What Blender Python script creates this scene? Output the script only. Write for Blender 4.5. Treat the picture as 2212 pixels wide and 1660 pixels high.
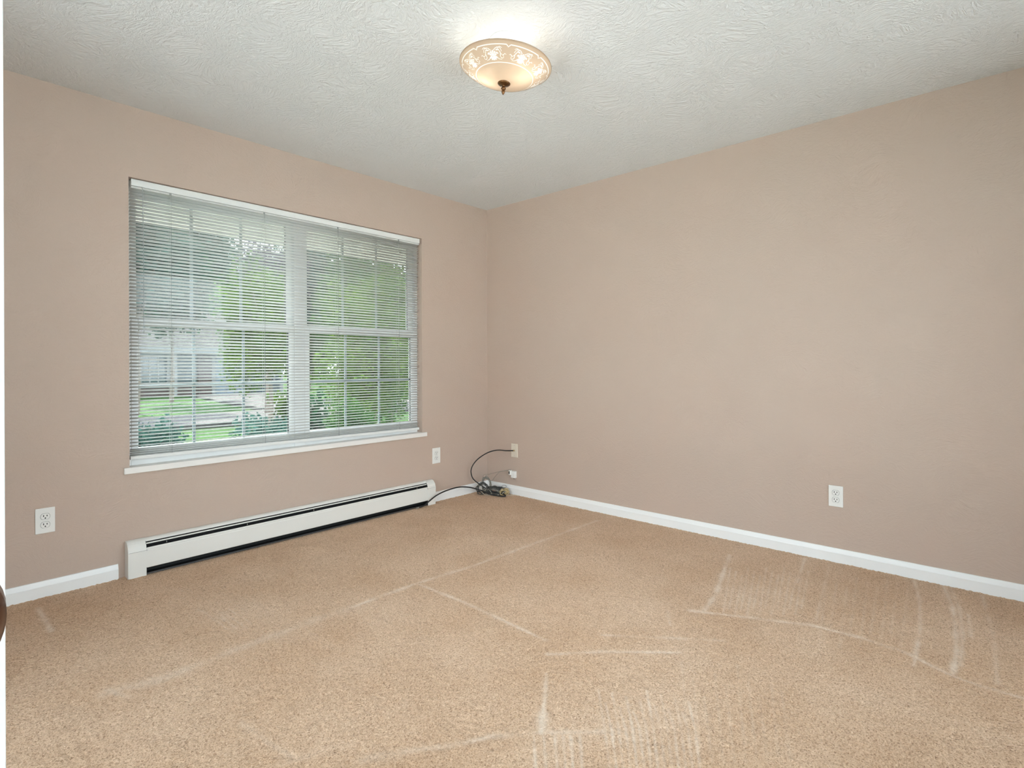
import bpy, bmesh, math, random
import numpy as np
from mathutils import Vector, Matrix

for o in list(bpy.data.objects):
    bpy.data.objects.remove(o, do_unlink=True)
scene = bpy.context.scene
COL = scene.collection
random.seed(7)
RNG = np.random.default_rng(11)

# ------------------------------------------------------------------ camera
# Room frame: the far corner is the origin, the window wall is the plane Y = 0
# (room towards -Y), the plain wall is the plane X = 0 (room towards -X).
YAW, ROLL, PITCH = 0.8373631, -0.0032918, -0.000759
FPX, CYPX = 1185.41, 787.70
CAM = Vector((-3.43035, -3.38488, 1.09124))
F = Vector((math.sin(YAW), math.cos(YAW), 0))
R = Vector((math.cos(YAW), -math.sin(YAW), 0))
U = Vector((0, 0, 1))
F2 = F * math.cos(PITCH) + U * math.sin(PITCH)
U2 = U * math.cos(PITCH) - F * math.sin(PITCH)
Rc = R * math.cos(ROLL) + U2 * math.sin(ROLL)
Uc = U2 * math.cos(ROLL) - R * math.sin(ROLL)
cam_data = bpy.data.cameras.new('camera')
cam_data.sensor_width = 36.0
cam_data.lens = 36.0 * FPX / 2212.0
cam_data.shift_y = -(830.0 - CYPX) / 2212.0
cam_data.clip_start = 0.02
cam_data.clip_end = 500
cam = bpy.data.objects.new('camera', cam_data)
COL.objects.link(cam)
m = Matrix.Identity(4)
for i in range(3):
    m[i][0], m[i][1], m[i][2], m[i][3] = Rc[i], Uc[i], -F2[i], CAM[i]
cam.matrix_world = m
scene.camera = cam

# ------------------------------------------------------------------ sky, sun, exposure
world = bpy.data.worlds.new('sky')
scene.world = world
world.use_nodes = True
wn = world.node_tree
wn.nodes.clear()
w_out = wn.nodes.new('ShaderNodeOutputWorld')
w_bg = wn.nodes.new('ShaderNodeBackground')
SKY = 5.2                                  # bright overcast sky, lighter towards the zenith
w_tc = wn.nodes.new('ShaderNodeTexCoord')
w_sep = wn.nodes.new('ShaderNodeSeparateXYZ')
w_ramp = wn.nodes.new('ShaderNodeValToRGB')
w_ramp.color_ramp.elements[0].position = 0.0
w_ramp.color_ramp.elements[0].color = (0.67, 0.715, 0.785, 1)
w_ramp.color_ramp.elements[1].position = 1.0
w_ramp.color_ramp.elements[1].color = (0.82, 0.91, 1.04, 1)
wn.links.new(w_tc.outputs['Generated'], w_sep.inputs[0])
wn.links.new(w_sep.outputs['Z'], w_ramp.inputs[0])
wn.links.new(w_ramp.outputs[0], w_bg.inputs[0])
w_bg.inputs['Strength'].default_value = SKY
wn.links.new(w_bg.outputs[0], w_out.inputs[0])

sun_d = bpy.data.lights.new('sun', 'SUN')
sun_d.energy = 12.0
sun_d.angle = math.radians(3.0)
sun_d.color = (1.0, 0.95, 0.86)
sun = bpy.data.objects.new('sun', sun_d)
sun.rotation_euler = Vector((-0.06, -0.60, -0.80)).to_track_quat('-Z', 'Y').to_euler()
COL.objects.link(sun)

LAMP_W = 0.34        # each of the two bulbs in the ceiling fixture
HALL_FILL_W = 14.0       # fill lamp added in the unseen hall

vs = scene.view_settings
vs.view_transform = 'Standard'
vs.look = 'None'
vs.exposure = 0.74
vs.gamma = 1.0
vs.use_curve_mapping = False
scene.cycles.max_bounces = 7
scene.cycles.diffuse_bounces = 5
scene.cycles.glossy_bounces = 2
scene.cycles.transparent_max_bounces = 12
scene.cycles.use_adaptive_sampling = True
scene.cycles.adaptive_threshold = 0.10
scene.cycles.adaptive_min_samples = 20
scene.cycles.use_denoising = True
scene.cycles.sample_clamp_indirect = 6.0

# ------------------------------------------------------------------ materials
def srgb(r, g, b):
    def c(v):
        v /= 255.0
        return v / 12.92 if v <= 0.04045 else ((v + 0.055) / 1.055) ** 2.4
    return (c(r), c(g), c(b), 1.0)

class NT:
    def __init__(self, name):
        self.m = bpy.data.materials.new(name)
        self.m.use_nodes = True
        self.t = self.m.node_tree
        self.t.nodes.clear()
        self.out = self.t.nodes.new('ShaderNodeOutputMaterial')
    def n(self, kind, **kw):
        nd = self.t.nodes.new(kind)
        for k, v in kw.items():
            if hasattr(nd, k):
                setattr(nd, k, v)
            else:
                nd.inputs[k.replace('_', ' ')].default_value = v
        return nd
    def l(self, a, b):
        self.t.links.new(a, b)
    def surf(self, sock):
        self.l(sock, self.out.inputs['Surface'])
        return self.m

def plain(name, col, rough=0.5, spec=0.4, metal=0.0, vary=0.04, vscale=6.0, bump=0.0, bscale=80.0):
    k = NT(name)
    p = k.n('ShaderNodeBsdfPrincipled')
    p.inputs['Roughness'].default_value = rough
    p.inputs['Metallic'].default_value = metal
    p.inputs['Specular IOR Level'].default_value = spec
    tc = k.n('ShaderNodeTexCoord')
    nz = k.n('ShaderNodeTexNoise')
    nz.inputs['Scale'].default_value = vscale
    nz.inputs['Detail'].default_value = 4
    k.l(tc.outputs['Object'], nz.inputs['Vector'])
    mx = k.n('ShaderNodeMix', data_type='RGBA')
    lo = tuple(c * (1 - vary) for c in col[:3]) + (1,)
    hi = tuple(min(1, c * (1 + vary)) for c in col[:3]) + (1,)
    mx.inputs[6].default_value = lo
    mx.inputs[7].default_value = hi
    k.l(nz.outputs['Fac'], mx.inputs[0])
    k.l(mx.outputs[2], p.inputs['Base Color'])
    if bump:
        nb = k.n('ShaderNodeTexNoise')
        nb.inputs['Scale'].default_value = bscale
        nb.inputs['Detail'].default_value = 3
        k.l(tc.outputs['Object'], nb.inputs['Vector'])
        b = k.n('ShaderNodeBump')
        b.inputs['Strength'].default_value = bump
        b.inputs['Distance'].default_value = 0.004
        k.l(nb.outputs['Fac'], b.inputs['Height'])
        k.l(b.outputs[0], p.inputs['Normal'])
    return k.surf(p.outputs[0])

def plaster(name, col, strength, scale, dist, stretch=None, rough=0.6, vary=0.03):
    """Painted plaster: troweled / rolled relief."""
    k = NT(name)
    p = k.n('ShaderNodeBsdfPrincipled')
    p.inputs['Roughness'].default_value = rough
    p.inputs['Specular IOR Level'].default_value = 0.35
    tc = k.n('ShaderNodeTexCoord')
    warp = k.n('ShaderNodeTexNoise')
    warp.inputs['Scale'].default_value = 5.0
    warp.inputs['Detail'].default_value = 0
    k.l(tc.outputs['Object'], warp.inputs['Vector'])
    ad = k.n('ShaderNodeMix', data_type='RGBA', blend_type='LINEAR_LIGHT')
    ad.inputs[0].default_value = 0.10
    k.l(tc.outputs['Object'], ad.inputs[6])
    k.l(warp.outputs['Color'], ad.inputs[7])
    mp = k.n('ShaderNodeMapping')
    if stretch:
        mp.inputs['Scale'].default_value = stretch
    k.l(ad.outputs[2], mp.inputs['Vector'])
    n1 = k.n('ShaderNodeTexNoise')
    n1.inputs['Scale'].default_value = scale
    n1.inputs['Detail'].default_value = 3
    n1.inputs['Roughness'].default_value = 0.6
    n1.inputs['Distortion'].default_value = 0.8
    k.l(mp.outputs[0], n1.inputs['Vector'])
    ramp = k.n('ShaderNodeValToRGB')
    ramp.color_ramp.elements[0].position = 0.36
    ramp.color_ramp.elements[1].position = 0.66
    k.l(n1.outputs['Fac'], ramp.inputs[0])
    b = k.n('ShaderNodeBump')
    b.inputs['Strength'].default_value = strength
    b.inputs['Distance'].default_value = dist
    k.l(ramp.outputs[0], b.inputs['Height'])
    k.l(b.outputs[0], p.inputs['Normal'])
    nz = k.n('ShaderNodeTexNoise')
    nz.inputs['Scale'].default_value = 1.6
    nz.inputs['Detail'].default_value = 3
    k.l(tc.outputs['Object'], nz.inputs['Vector'])
    mx = k.n('ShaderNodeMix', data_type='RGBA')
    mx.inputs[6].default_value = (col[0] * (1 + vary * .6), col[1] * (1 - vary * .5), col[2] * (1 - vary), 1)
    mx.inputs[7].default_value = (col[0] * (1 - vary * .6), col[1] * (1 + vary * .4), col[2] * (1 + vary * .6), 1)
    k.l(nz.outputs['Fac'], mx.inputs[0])
    k.l(mx.outputs[2], p.inputs['Base Color'])
    return k.surf(p.outputs[0])

def carpet_mat():
    k = NT('beige_cut_pile_carpet')
    p = k.n('ShaderNodeBsdfPrincipled')
    p.inputs['Roughness'].default_value = 0.95
    p.inputs['Specular IOR Level'].default_value = 0.05
    p.inputs['Sheen Weight'].default_value = 0.12
    tc = k.n('ShaderNodeTexCoord')
    n1 = k.n('ShaderNodeTexNoise')                     # tufts
    n1.inputs['Scale'].default_value = 195
    n1.inputs['Detail'].default_value = 3
    n1.inputs['Roughness'].default_value = 0.65
    n1.inputs['Distortion'].default_value = 0.6
    k.l(tc.outputs['Object'], n1.inputs['Vector'])
    r1 = k.n('ShaderNodeValToRGB')
    e = r1.color_ramp.elements
    e[0].position, e[0].color = 0.30, srgb(142, 110, 84)
    e[1].position, e[1].color = 0.70, srgb(236, 208, 180)
    mid = r1.color_ramp.elements.new(0.46)
    mid.color = srgb(207, 173, 142)
    k.l(n1.outputs['Fac'], r1.inputs[0])
    n2 = k.n('ShaderNodeTexNoise')                     # wide tonal drift of the pile
    n2.inputs['Scale'].default_value = 2.6
    n2.inputs['Detail'].default_value = 3
    k.l(tc.outputs['Object'], n2.inputs['Vector'])
    r2 = k.n('ShaderNodeValToRGB')
    r2.color_ramp.elements[0].position = 0.32
    r2.color_ramp.elements[0].color = (0.93, 0.885, 0.84, 1)
    r2.color_ramp.elements[1].position = 0.68
    r2.color_ramp.elements[1].color = (1.04, 1.05, 1.07, 1)
    k.l(n2.outputs['Fac'], r2.inputs[0])
    mu = k.n('ShaderNodeMix', data_type='RGBA', blend_type='MULTIPLY')
    mu.inputs[0].default_value = 1.0
    k.l(r1.outputs[0], mu.inputs[6])
    k.l(r2.outputs[0], mu.inputs[7])
    at = k.n('ShaderNodeAttribute', attribute_name='pile')   # brushed-over pile (vacuum tracks)
    mx = k.n('ShaderNodeMix', data_type='RGBA')
    mx.inputs[7].default_value = srgb(232, 212, 192)
    k.l(at.outputs['Fac'], mx.inputs[0])
    k.l(mu.outputs[2], mx.inputs[6])
    k.l(mx.outputs[2], p.inputs['Base Color'])
    b = k.n('ShaderNodeBump')
    b.inputs['Strength'].default_value = 0.7
    b.inputs['Distance'].default_value = 0.006
    k.l(n1.outputs['Fac'], b.inputs['Height'])
    k.l(b.outputs[0], p.inputs['Normal'])
    return k.surf(p.outputs[0])

def glass_pane_mat():
    k = NT('window_glass')
    tr = k.n('ShaderNodeBsdfTransparent')
    tr.inputs['Color'].default_value = (0.93, 0.965, 0.95, 1)
    gl = k.n('ShaderNodeBsdfGlossy')
    gl.inputs['Roughness'].default_value = 0.02
    fr = k.n('ShaderNodeFresnel')
    fr.inputs['IOR'].default_value = 1.45
    mx = k.n('ShaderNodeMixShader')
    k.l(fr.outputs[0], mx.inputs[0])
    k.l(tr.outputs[0], mx.inputs[1])
    k.l(gl.outputs[0], mx.inputs[2])
    return k.surf(mx.outputs[0])

def shade_glass_mat(name, col, clear, rough=0.25):
    """Frosted lamp glass: scatters most of the bulbs' light, lets a little straight through."""
    k = NT(name)
    tc = k.n('ShaderNodeTexCoord')
    nz = k.n('ShaderNodeTexNoise')
    nz.inputs['Scale'].default_value = 14
    nz.inputs['Detail'].default_value = 4
    k.l(tc.outputs['Object'], nz.inputs['Vector'])
    cm = k.n('ShaderNodeMix', data_type='RGBA')
    cm.inputs[6].default_value = tuple(c * .95 for c in col[:3]) + (1,)
    cm.inputs[7].default_value = col
    k.l(nz.outputs['Fac'], cm.inputs[0])
    tl = k.n('ShaderNodeBsdfTranslucent')
    df = k.n('ShaderNodeBsdfDiffuse')
    k.l(cm.outputs[2], tl.inputs['Color'])
    k.l(cm.outputs[2], df.inputs['Color'])
    a = k.n('ShaderNodeMixShader')
    a.inputs[0].default_value = 0.35
    k.l(tl.outputs[0], a.inputs[1])
    k.l(df.outputs[0], a.inputs[2])
    tr = k.n('ShaderNodeBsdfTransparent')
    tr.inputs['Color'].default_value = (1.0, 0.93, 0.84, 1)
    b = k.n('ShaderNodeMixShader')
    b.inputs[0].default_value = clear
    k.l(a.outputs[0], b.inputs[1])
    k.l(tr.outputs[0], b.inputs[2])
    gl = k.n('ShaderNodeBsdfGlossy')
    gl.inputs['Roughness'].default_value = rough
    fr = k.n('ShaderNodeFresnel')
    fr.inputs['IOR'].default_value = 1.3
    c = k.n('ShaderNodeMixShader')
    k.l(fr.outputs[0], c.inputs[0])
    k.l(b.outputs[0], c.inputs[1])
    k.l(gl.outputs[0], c.inputs[2])
    return k.surf(c.outputs[0])

def slat_mat():
    k = NT('white_vinyl_slat')
    p = k.n('ShaderNodeBsdfPrincipled')
    p.inputs['Base Color'].default_value = (0.93, 0.93, 0.91, 1)
    p.inputs['Roughness'].default_value = 0.45
    tl = k.n('ShaderNodeBsdfTranslucent')
    tl.inputs['Color'].default_value = (0.93, 0.93, 0.90, 1)
    mx = k.n('ShaderNodeMixShader')
    mx.inputs[0].default_value = 0.42
    k.l(p.outputs[0], mx.inputs[1])
    k.l(tl.outputs[0], mx.inputs[2])
    return k.surf(mx.outputs[0])

def leaf_mat(name, a, b):
    k = NT(name)
    oi = k.n('ShaderNodeTexCoord')
    nz = k.n('ShaderNodeTexNoise')
    nz.inputs['Scale'].default_value = 2.2
    nz.inputs['Detail'].default_value = 6
    k.l(oi.outputs['Object'], nz.inputs['Vector'])
    rp = k.n('ShaderNodeValToRGB')
    rp.color_ramp.elements[0].position = 0.35
    rp.color_ramp.elements[0].color = a
    rp.color_ramp.elements[1].position = 0.65
    rp.color_ramp.elements[1].color = b
    k.l(nz.outputs['Fac'], rp.inputs[0])
    df = k.n('ShaderNodeBsdfDiffuse')
    tl = k.n('ShaderNodeBsdfTranslucent')
    k.l(rp.outputs[0], df.inputs['Color'])
    k.l(rp.outputs[0], tl.inputs['Color'])
    mx = k.n('ShaderNodeMixShader')
    mx.inputs[0].default_value = 0.35
    k.l(df.outputs[0], mx.inputs[1])
    k.l(tl.outputs[0], mx.inputs[2])
    return k.surf(mx.outputs[0])

def emit_mat(name, col, strength):
    k = NT(name)
    e = k.n('ShaderNodeEmission')
    e.inputs['Color'].default_value = col
    e.inputs['Strength'].default_value = strength
    return k.surf(e.outputs[0])

M = {}
M['wall'] = plaster('beige_wall_paint', (0.522, 0.412, 0.343), 0.22, 46, 0.004, (1, 1, 2.2))
M['ceil'] = plaster('white_stomped_ceiling', (0.70, 0.71, 0.71), 0.42, 38, 0.008, (1.6, 1, 1), rough=0.8, vary=0.012)
M['trim'] = plain('white_trim_paint', (0.84, 0.845, 0.84, 1), 0.35, vary=0.015)
M['sill'] = plain('off_white_sill_paint', (0.80, 0.775, 0.74, 1), 0.4, vary=0.02)
M['carpet'] = carpet_mat()
M['vinyl'] = plain('white_window_vinyl', (0.88, 0.885, 0.88, 1), 0.35, vary=0.01)
M['grille'] = plain('dimmed_white_grille', (0.46, 0.50, 0.55, 1), 0.4, vary=0.01)  # white bars, colour darkened to stand for the weaker light on them
M['gasket'] = plain('dark_window_gasket', (0.03, 0.03, 0.03, 1), 0.6)
M['glass'] = glass_pane_mat()
M['slat'] = slat_mat()
M['rail'] = plain('white_enamel_rail', (0.76, 0.77, 0.75, 1), 0.35, vary=0.01)
M['cord'] = plain('pale_cord', (0.62, 0.62, 0.60, 1), 0.8)
M['liftcord'] = plain('grey_lift_cord', (0.25, 0.26, 0.26, 1), 0.8)
M['wand'] = plain('clear_grey_wand', (0.35, 0.37, 0.37, 1), 0.15)
M['heater'] = plain('white_heater_enamel', (0.76, 0.75, 0.71, 1), 0.32, vary=0.012)
M['heater_dark'] = plain('black_heater_interior', (0.012, 0.012, 0.012, 1), 0.7)
M['fin'] = plain('dull_aluminium_fins', (0.10, 0.10, 0.10, 1), 0.5, metal=0.6)
M['plate'] = plain('white_plastic_plate', (0.80, 0.79, 0.76, 1), 0.3, vary=0.01)
M['ivory'] = plain('ivory_plastic_plate', (0.72, 0.65, 0.54, 1), 0.35, vary=0.01)
M['slot'] = plain('black_slot', (0.01, 0.01, 0.01, 1), 0.6)
M['seam'] = plain('grey_seam', (0.30, 0.30, 0.29, 1), 0.6)
M['screw'] = plain('plated_screw', (0.55, 0.53, 0.50, 1), 0.3, metal=0.8)
M['brass'] = plain('brass_connector', (0.55, 0.42, 0.22, 1), 0.3, metal=0.9)
M['black_cable'] = plain('black_cable_jacket', (0.010, 0.010, 0.011, 1), 0.4)
M['grey_cord'] = plain('grey_cord_jacket', (0.22, 0.21, 0.18, 1), 0.45)
M['dark_cord'] = plain('dark_grey_cord_jacket', (0.055, 0.055, 0.05, 1), 0.45)
M['cream_cord'] = plain('cream_cord_jacket', (0.66, 0.60, 0.48, 1), 0.5)
M['tan_cord'] = plain('tan_cord_jacket', (0.50, 0.38, 0.19, 1), 0.5)
M['bronze'] = plain('aged_bronze', (0.16, 0.075, 0.03, 1), 0.3, metal=0.85, vary=0.3, vscale=60)
M['knob'] = plain('oil_rubbed_bronze', (0.14, 0.055, 0.025, 1), 0.22, metal=0.9, vary=0.25, vscale=30)
M['shade'] = shade_glass_mat('peach_frosted_glass', (0.56, 0.44, 0.33, 1), 0.015)
M['motif'] = shade_glass_mat('white_etched_glass', (0.90, 0.89, 0.85, 1), 0.05)
M['bulb'] = emit_mat('lit_bulb', (1.0, 0.90, 0.74, 1), 6.0)
M['hall_fill_dome'] = emit_mat('hall_fill_glow', (1.0, 0.93, 0.84, 1), 4.0)  # glow of the added hall fill lamp
M['lawn'] = plain('lawn', srgb(36, 64, 20), 0.9, 0.1, vary=0.3, vscale=1.2, bump=0.5, bscale=12)
M['drive'] = plain('pale_concrete', srgb(70, 66, 66), 0.9, 0.2, vary=0.06, vscale=1.5)
M['bounce_patio'] = plain('white_bounce_concrete', (0.72, 0.73, 0.74, 1), 0.9, 0.2, vary=0.04, vscale=1.5)  # unseen added ground, kept bright to reflect daylight indoors
M['bounce_walk'] = plain('grey_bounce_paving', (0.30, 0.29, 0.28, 1), 0.9, 0.2, vary=0.06, vscale=1.5)  # tone sets how much light the added strip throws upward
M['soffit'] = plain('white_soffit', (0.70, 0.69, 0.66, 1), 0.5, vary=0.02)
M['siding'] = plain('grey_siding', srgb(78, 86, 92), 0.8, 0.2)
M['brick'] = plain('mauve_brick', srgb(80, 66, 66), 0.9, 0.2, vary=0.2, vscale=9)
M['shingle'] = plain('grey_brown_shingles', srgb(52, 49, 50), 0.95, 0.1, vary=0.15, vscale=4)
M['white_paint'] = plain('white_house_paint', srgb(128, 128, 130), 0.6, 0.3)
M['pale_panel'] = plain('pale_blue_panel', srgb(108, 118, 128), 0.7, 0.3)
M['far_glass'] = plain('dark_blue_glass', srgb(50, 62, 72), 0.1, 0.8)
M['bark'] = plain('grey_bark', srgb(112, 100, 92), 0.95, 0.1, vary=0.3, vscale=14)
M['leaf_dark'] = leaf_mat('leaf_dark', srgb(14, 42, 25), srgb(34, 76, 44))
M['leaf_mid'] = leaf_mat('leaf_mid', srgb(22, 52, 20), srgb(54, 92, 34))
M['leaf_bright'] = leaf_mat('leaf_bright', srgb(34, 66, 18), srgb(86, 116, 36))
M['leaf_blue'] = leaf_mat('leaf_blue', srgb(26, 52, 46), srgb(60, 90, 82))
M['leaf_red'] = leaf_mat('leaf_red', srgb(58, 50, 64), srgb(98, 92, 108))

# ------------------------------------------------------------------ mesh helpers
def obj(name, bm, mat, parent=None, smooth=False, recalc=True):
    me = bpy.data.meshes.new(name)
    if recalc:
        bmesh.ops.recalc_face_normals(bm, faces=bm.faces[:])
    if smooth:
        for f in bm.faces:
            f.smooth = True
    bm.to_mesh(me)
    bm.free()
    for mm in (mat if isinstance(mat, (list, tuple)) else [mat]):
        me.materials.append(M[mm] if isinstance(mm, str) else mm)
    o = bpy.data.objects.new(name, me)
    COL.objects.link(o)
    if parent is not None:
        o.parent = parent
    return o

def empty(name, loc=(0, 0, 0)):
    e = bpy.data.objects.new(name, None)
    e.empty_display_size = 0.1
    e.location = loc
    COL.objects.link(e)
    return e

def tag(o, label=None, cat=None, group=None, kind=None):
    if label: o['label'] = label
    if cat: o['category'] = cat
    if group: o['group'] = group
    if kind: o['kind'] = kind
    return o

def struct(o, label=None):
    o['kind'] = 'structure'
    if label: o['label'] = label
    return o

def B():
    return bmesh.new()

def box(bm, x0, x1, y0, y1, z0, z1, bevel=0.0, mi=0):
    vs_ = [bm.verts.new(p) for p in ((x0, y0, z0), (x1, y0, z0), (x1, y1, z0), (x0, y1, z0),
                                     (x0, y0, z1), (x1, y0, z1), (x1, y1, z1), (x0, y1, z1))]
    fs = []
    for q in ((0, 3, 2, 1), (4, 5, 6, 7), (0, 1, 5, 4), (1, 2, 6, 5), (2, 3, 7, 6), (3, 0, 4, 7)):
        f = bm.faces.new([vs_[i] for i in q])
        f.material_index = mi
        fs.append(f)
    if bevel:
        es = list({e for f in fs for e in f.edges})
        bmesh.ops.bevel(bm, geom=es, offset=bevel, segments=2, affect='EDGES', profile=0.5)
    return bm

def prism(bm, prof, axis, a, b):
    """Extrude a closed 2-D profile along an axis.  axis 'x': prof = (y, z); 'y': (x, z); 'z': (x, y)."""
    def pt(p, t):
        return {'x': (t, p[0], p[1]), 'y': (p[0], t, p[1]), 'z': (p[0], p[1], t)}[axis]
    v0 = [bm.verts.new(pt(p, a)) for p in prof]
    v1 = [bm.verts.new(pt(p, b)) for p in prof]
    n = len(prof)
    bm.faces.new(v0)
    bm.faces.new(v1)
    for i in range(n):
        bm.faces.new((v0[i], v0[(i + 1) % n], v1[(i + 1) % n], v1[i]))
    return bm

def lathe(bm, prof, segs=48, center=(0, 0, 0)):
    rings = []
    for r, z in prof:
        if r < 1e-6:
            rings.append([bm.verts.new((center[0], center[1], center[2] + z))])
        else:
            rings.append([bm.verts.new((center[0] + r * math.cos(2 * math.pi * i / segs),
                                        center[1] + r * math.sin(2 * math.pi * i / segs),
                                        center[2] + z)) for i in range(segs)])
    for a, b in zip(rings[:-1], rings[1:]):
        for i in range(segs):
            j = (i + 1) % segs
            if len(a) == 1 and len(b) == 1:
                continue
            if len(a) == 1:
                bm.faces.new((a[0], b[i], b[j]))
            elif len(b) == 1:
                bm.faces.new((a[i], a[j], b[0]))
            else:
                bm.faces.new((a[i], a[j], b[j], b[i]))
    return bm

def catmull(pts, per=8, closed=False):
    P = [Vector(p) for p in pts]
    out = []
    n = len(P)
    rng = range(n) if closed else range(n - 1)
    for i in rng:
        if closed:
            p0, p1, p2, p3 = P[(i - 1) % n], P[i], P[(i + 1) % n], P[(i + 2) % n]
        else:
            p0, p1, p2, p3 = P[max(i - 1, 0)], P[i], P[i + 1], P[min(i + 2, n - 1)]
        for s in range(per):
            t = s / per
            out.append(0.5 * ((2 * p1) + (-p0 + p2) * t + (2 * p0 - 5 * p1 + 4 * p2 - p3) * t * t
                              + (-p0 + 3 * p1 - 3 * p2 + p3) * t ** 3))
    if not closed:
        out.append(P[-1])
    return out

def tube(bm, pts, r, sides=8, mi=0):
    pts = [Vector(p) for p in pts]
    rs = r if isinstance(r, (list, tuple)) else [r] * len(pts)
    rings = []
    prev = None
    for i, p in enumerate(pts):
        d = (pts[min(i + 1, len(pts) - 1)] - pts[max(i - 1, 0)])
        d = d.normalized() if d.length > 1e-9 else Vector((0, 0, 1))
        if prev is None:
            a = Vector((0, 0, 1)) if abs(d.z) < .9 else Vector((1, 0, 0))
            nrm = d.cross(a).normalized()
        else:
            nrm = (prev - d * prev.dot(d))
            nrm = nrm.normalized() if nrm.length > 1e-9 else d.orthogonal().normalized()
        prev = nrm
        bn = d.cross(nrm)
        rings.append([bm.verts.new(p + (nrm * math.cos(2 * math.pi * k / sides) + bn * math.sin(2 * math.pi * k / sides)) * rs[i])
                      for k in range(sides)])
    for a, b in zip(rings[:-1], rings[1:]):
        for k in range(sides):
            f = bm.faces.new((a[k], a[(k + 1) % sides], b[(k + 1) % sides], b[k]))
            f.material_index = mi
    bm.faces.new(rings[0][::-1]).material_index = mi
    bm.faces.new(rings[-1]).material_index = mi
    return bm

def copy_obj(o, parent=None):
    c = o.copy()
    COL.objects.link(c)
    if parent is not None:
        c.parent = parent
    return c

# ------------------------------------------------------------------ room shell
H = 2.44
XL, YB = -3.97, -4.35                 # hidden side wall, wall behind the camera
WT = 0.14                             # window wall thickness
WX0, WX1, WZ0, WZ1 = -2.644, -0.722, 0.532, 2.072   # window opening
DY0, DY1, DZ = -4.235, -3.455, 2.05   # doorway in the side wall, behind the camera

bm = B()                              # wall with the window opening, reveals included
box(bm, XL - .12, WX0, 0, WT, -0.1, H)
box(bm, WX1, 0.12, 0, WT, -0.1, H)
box(bm, WX0, WX1, 0, WT, -0.1, WZ0)
box(bm, WX0, WX1, 0, WT, WZ1, H)
struct(obj('wall_left', bm, 'wall'))
bm = B(); box(bm, 0, 0.12, YB - .12, 0, -0.1, H)
struct(obj('wall_right', bm, 'wall'))
# the two walls out of view: a doorway, plus a window and glazed door added for fill daylight
BW = (-3.40, -0.45, 0.25, 2.28)       # added fill window in the wall behind the camera (x0, x1, z0, z1)
SD = (-3.22, -0.80, 0.04, 2.28)       # added glazed fill door in the side wall (y0, y1, z0, z1)
bm = B()
box(bm, XL, BW[0], YB - .12, YB, -0.1, H)
box(bm, BW[1], 0, YB - .12, YB, -0.1, H)
box(bm, BW[0], BW[1], YB - .12, YB, -0.1, BW[2])
box(bm, BW[0], BW[1], YB - .12, YB, BW[3], H)
struct(obj('wall_back', bm, 'wall'))
bm = B()
box(bm, XL - .12, XL, YB - .12, DY0, -0.1, H)
box(bm, XL - .12, XL, DY0, DY1, DZ, H)
box(bm, XL - .12, XL, DY1, SD[0], -0.1, H)
box(bm, XL - .12, XL, SD[1], 0, -0.1, H)
box(bm, XL - .12, XL, SD[0], SD[1], -0.1, SD[2])
box(bm, XL - .12, XL, SD[0], SD[1], SD[3], H)
struct(obj('wall_side', bm, 'wall'))
def glazing(name, axis, a0, a1, z0, z1, c):
    t = struct(empty(name, (0, 0, 0)))
    def b_(bm, p0, p1, d0, d1, q0, q1):
        if axis == 'x': box(bm, p0, p1, c + d0, c + d1, q0, q1, .002)
        else: box(bm, c + d0, c + d1, p0, p1, q0, q1, .002)
    bm = B()
    mid = (a0 + a1) / 2
    for p0, p1, q0, q1 in ((a0, a0 + .05, z0, z1), (a1 - .05, a1, z0, z1), (a0 + .05, a1 - .05, z0, z0 + .05), (a0 + .05, a1 - .05, z1 - .05, z1), (mid - .03, mid + .03, z0 + .05, z1 - .05)):
        b_(bm, p0, p1, -.03, .03, q0, q1)
    obj('window_frame', bm, 'vinyl', t)
    for p0, p1 in ((a0 + .05, mid - .03), (mid + .03, a1 - .05)):
        bm = B(); b_(bm, p0, p1, -.002, .002, z0 + .05, z1 - .05)
        obj('pane', bm, 'glass', t)
glazing('added_window', 'x', BW[0], BW[1], BW[2], BW[3], YB - .06)
glazing('added_door', 'y', SD[0], SD[1], SD[2], SD[3], XL - .06)
def portal(loc, direction, w, h):
    ld = bpy.data.lights.new('added_opening_portal', 'AREA')
    ld.shape = 'RECTANGLE'; ld.size = w; ld.size_y = h
    ld.cycles.is_portal = True
    o = bpy.data.objects.new('added_opening_portal', ld)
    o.location = loc
    o.rotation_euler = Vector(direction).to_track_quat('-Z', 'Y').to_euler()
    COL.objects.link(o)
portal(((BW[0] + BW[1]) / 2, YB - .13, (BW[2] + BW[3]) / 2), (0, 1, 0), BW[1] - BW[0], BW[3] - BW[2])
portal((XL - .13, (SD[0] + SD[1]) / 2, (SD[2] + SD[3]) / 2), (1, 0, 0), SD[1] - SD[0], SD[3] - SD[2])
bm = B(); box(bm, XL - .12, 0.12, YB - .12, WT, H, H + .18)
struct(obj('ceiling', bm, 'ceil'))

# hall beyond the doorway
HX0, HX1, HY0, HY1 = -5.30, XL - .12, -4.55, -3.36
bm = B()
box(bm, HX0 - .1, HX0, HY0 - .1, HY1 + .1, -0.1, H)
box(bm, HX0, HX1, HY0 - .1, HY0, -0.1, H)
box(bm, HX0, HX1, HY1, HY1 + .1, -0.1, H)
box(bm, HX1 - .02, HX1, HY0, YB - .12, -0.1, H)
struct(obj('wall_hall', bm, 'wall'))
bm = B(); box(bm, HX0 - .1, HX1, HY0 - .1, HY1 + .1, H, H + .18)
struct(obj('ceiling_hall', bm, 'ceil'))
bm = B(); box(bm, HX0 - .1, XL, HY0 - .1, HY1 + .1, -0.1, -0.002)
struct(obj('floor_hall', bm, 'carpet'))

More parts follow.
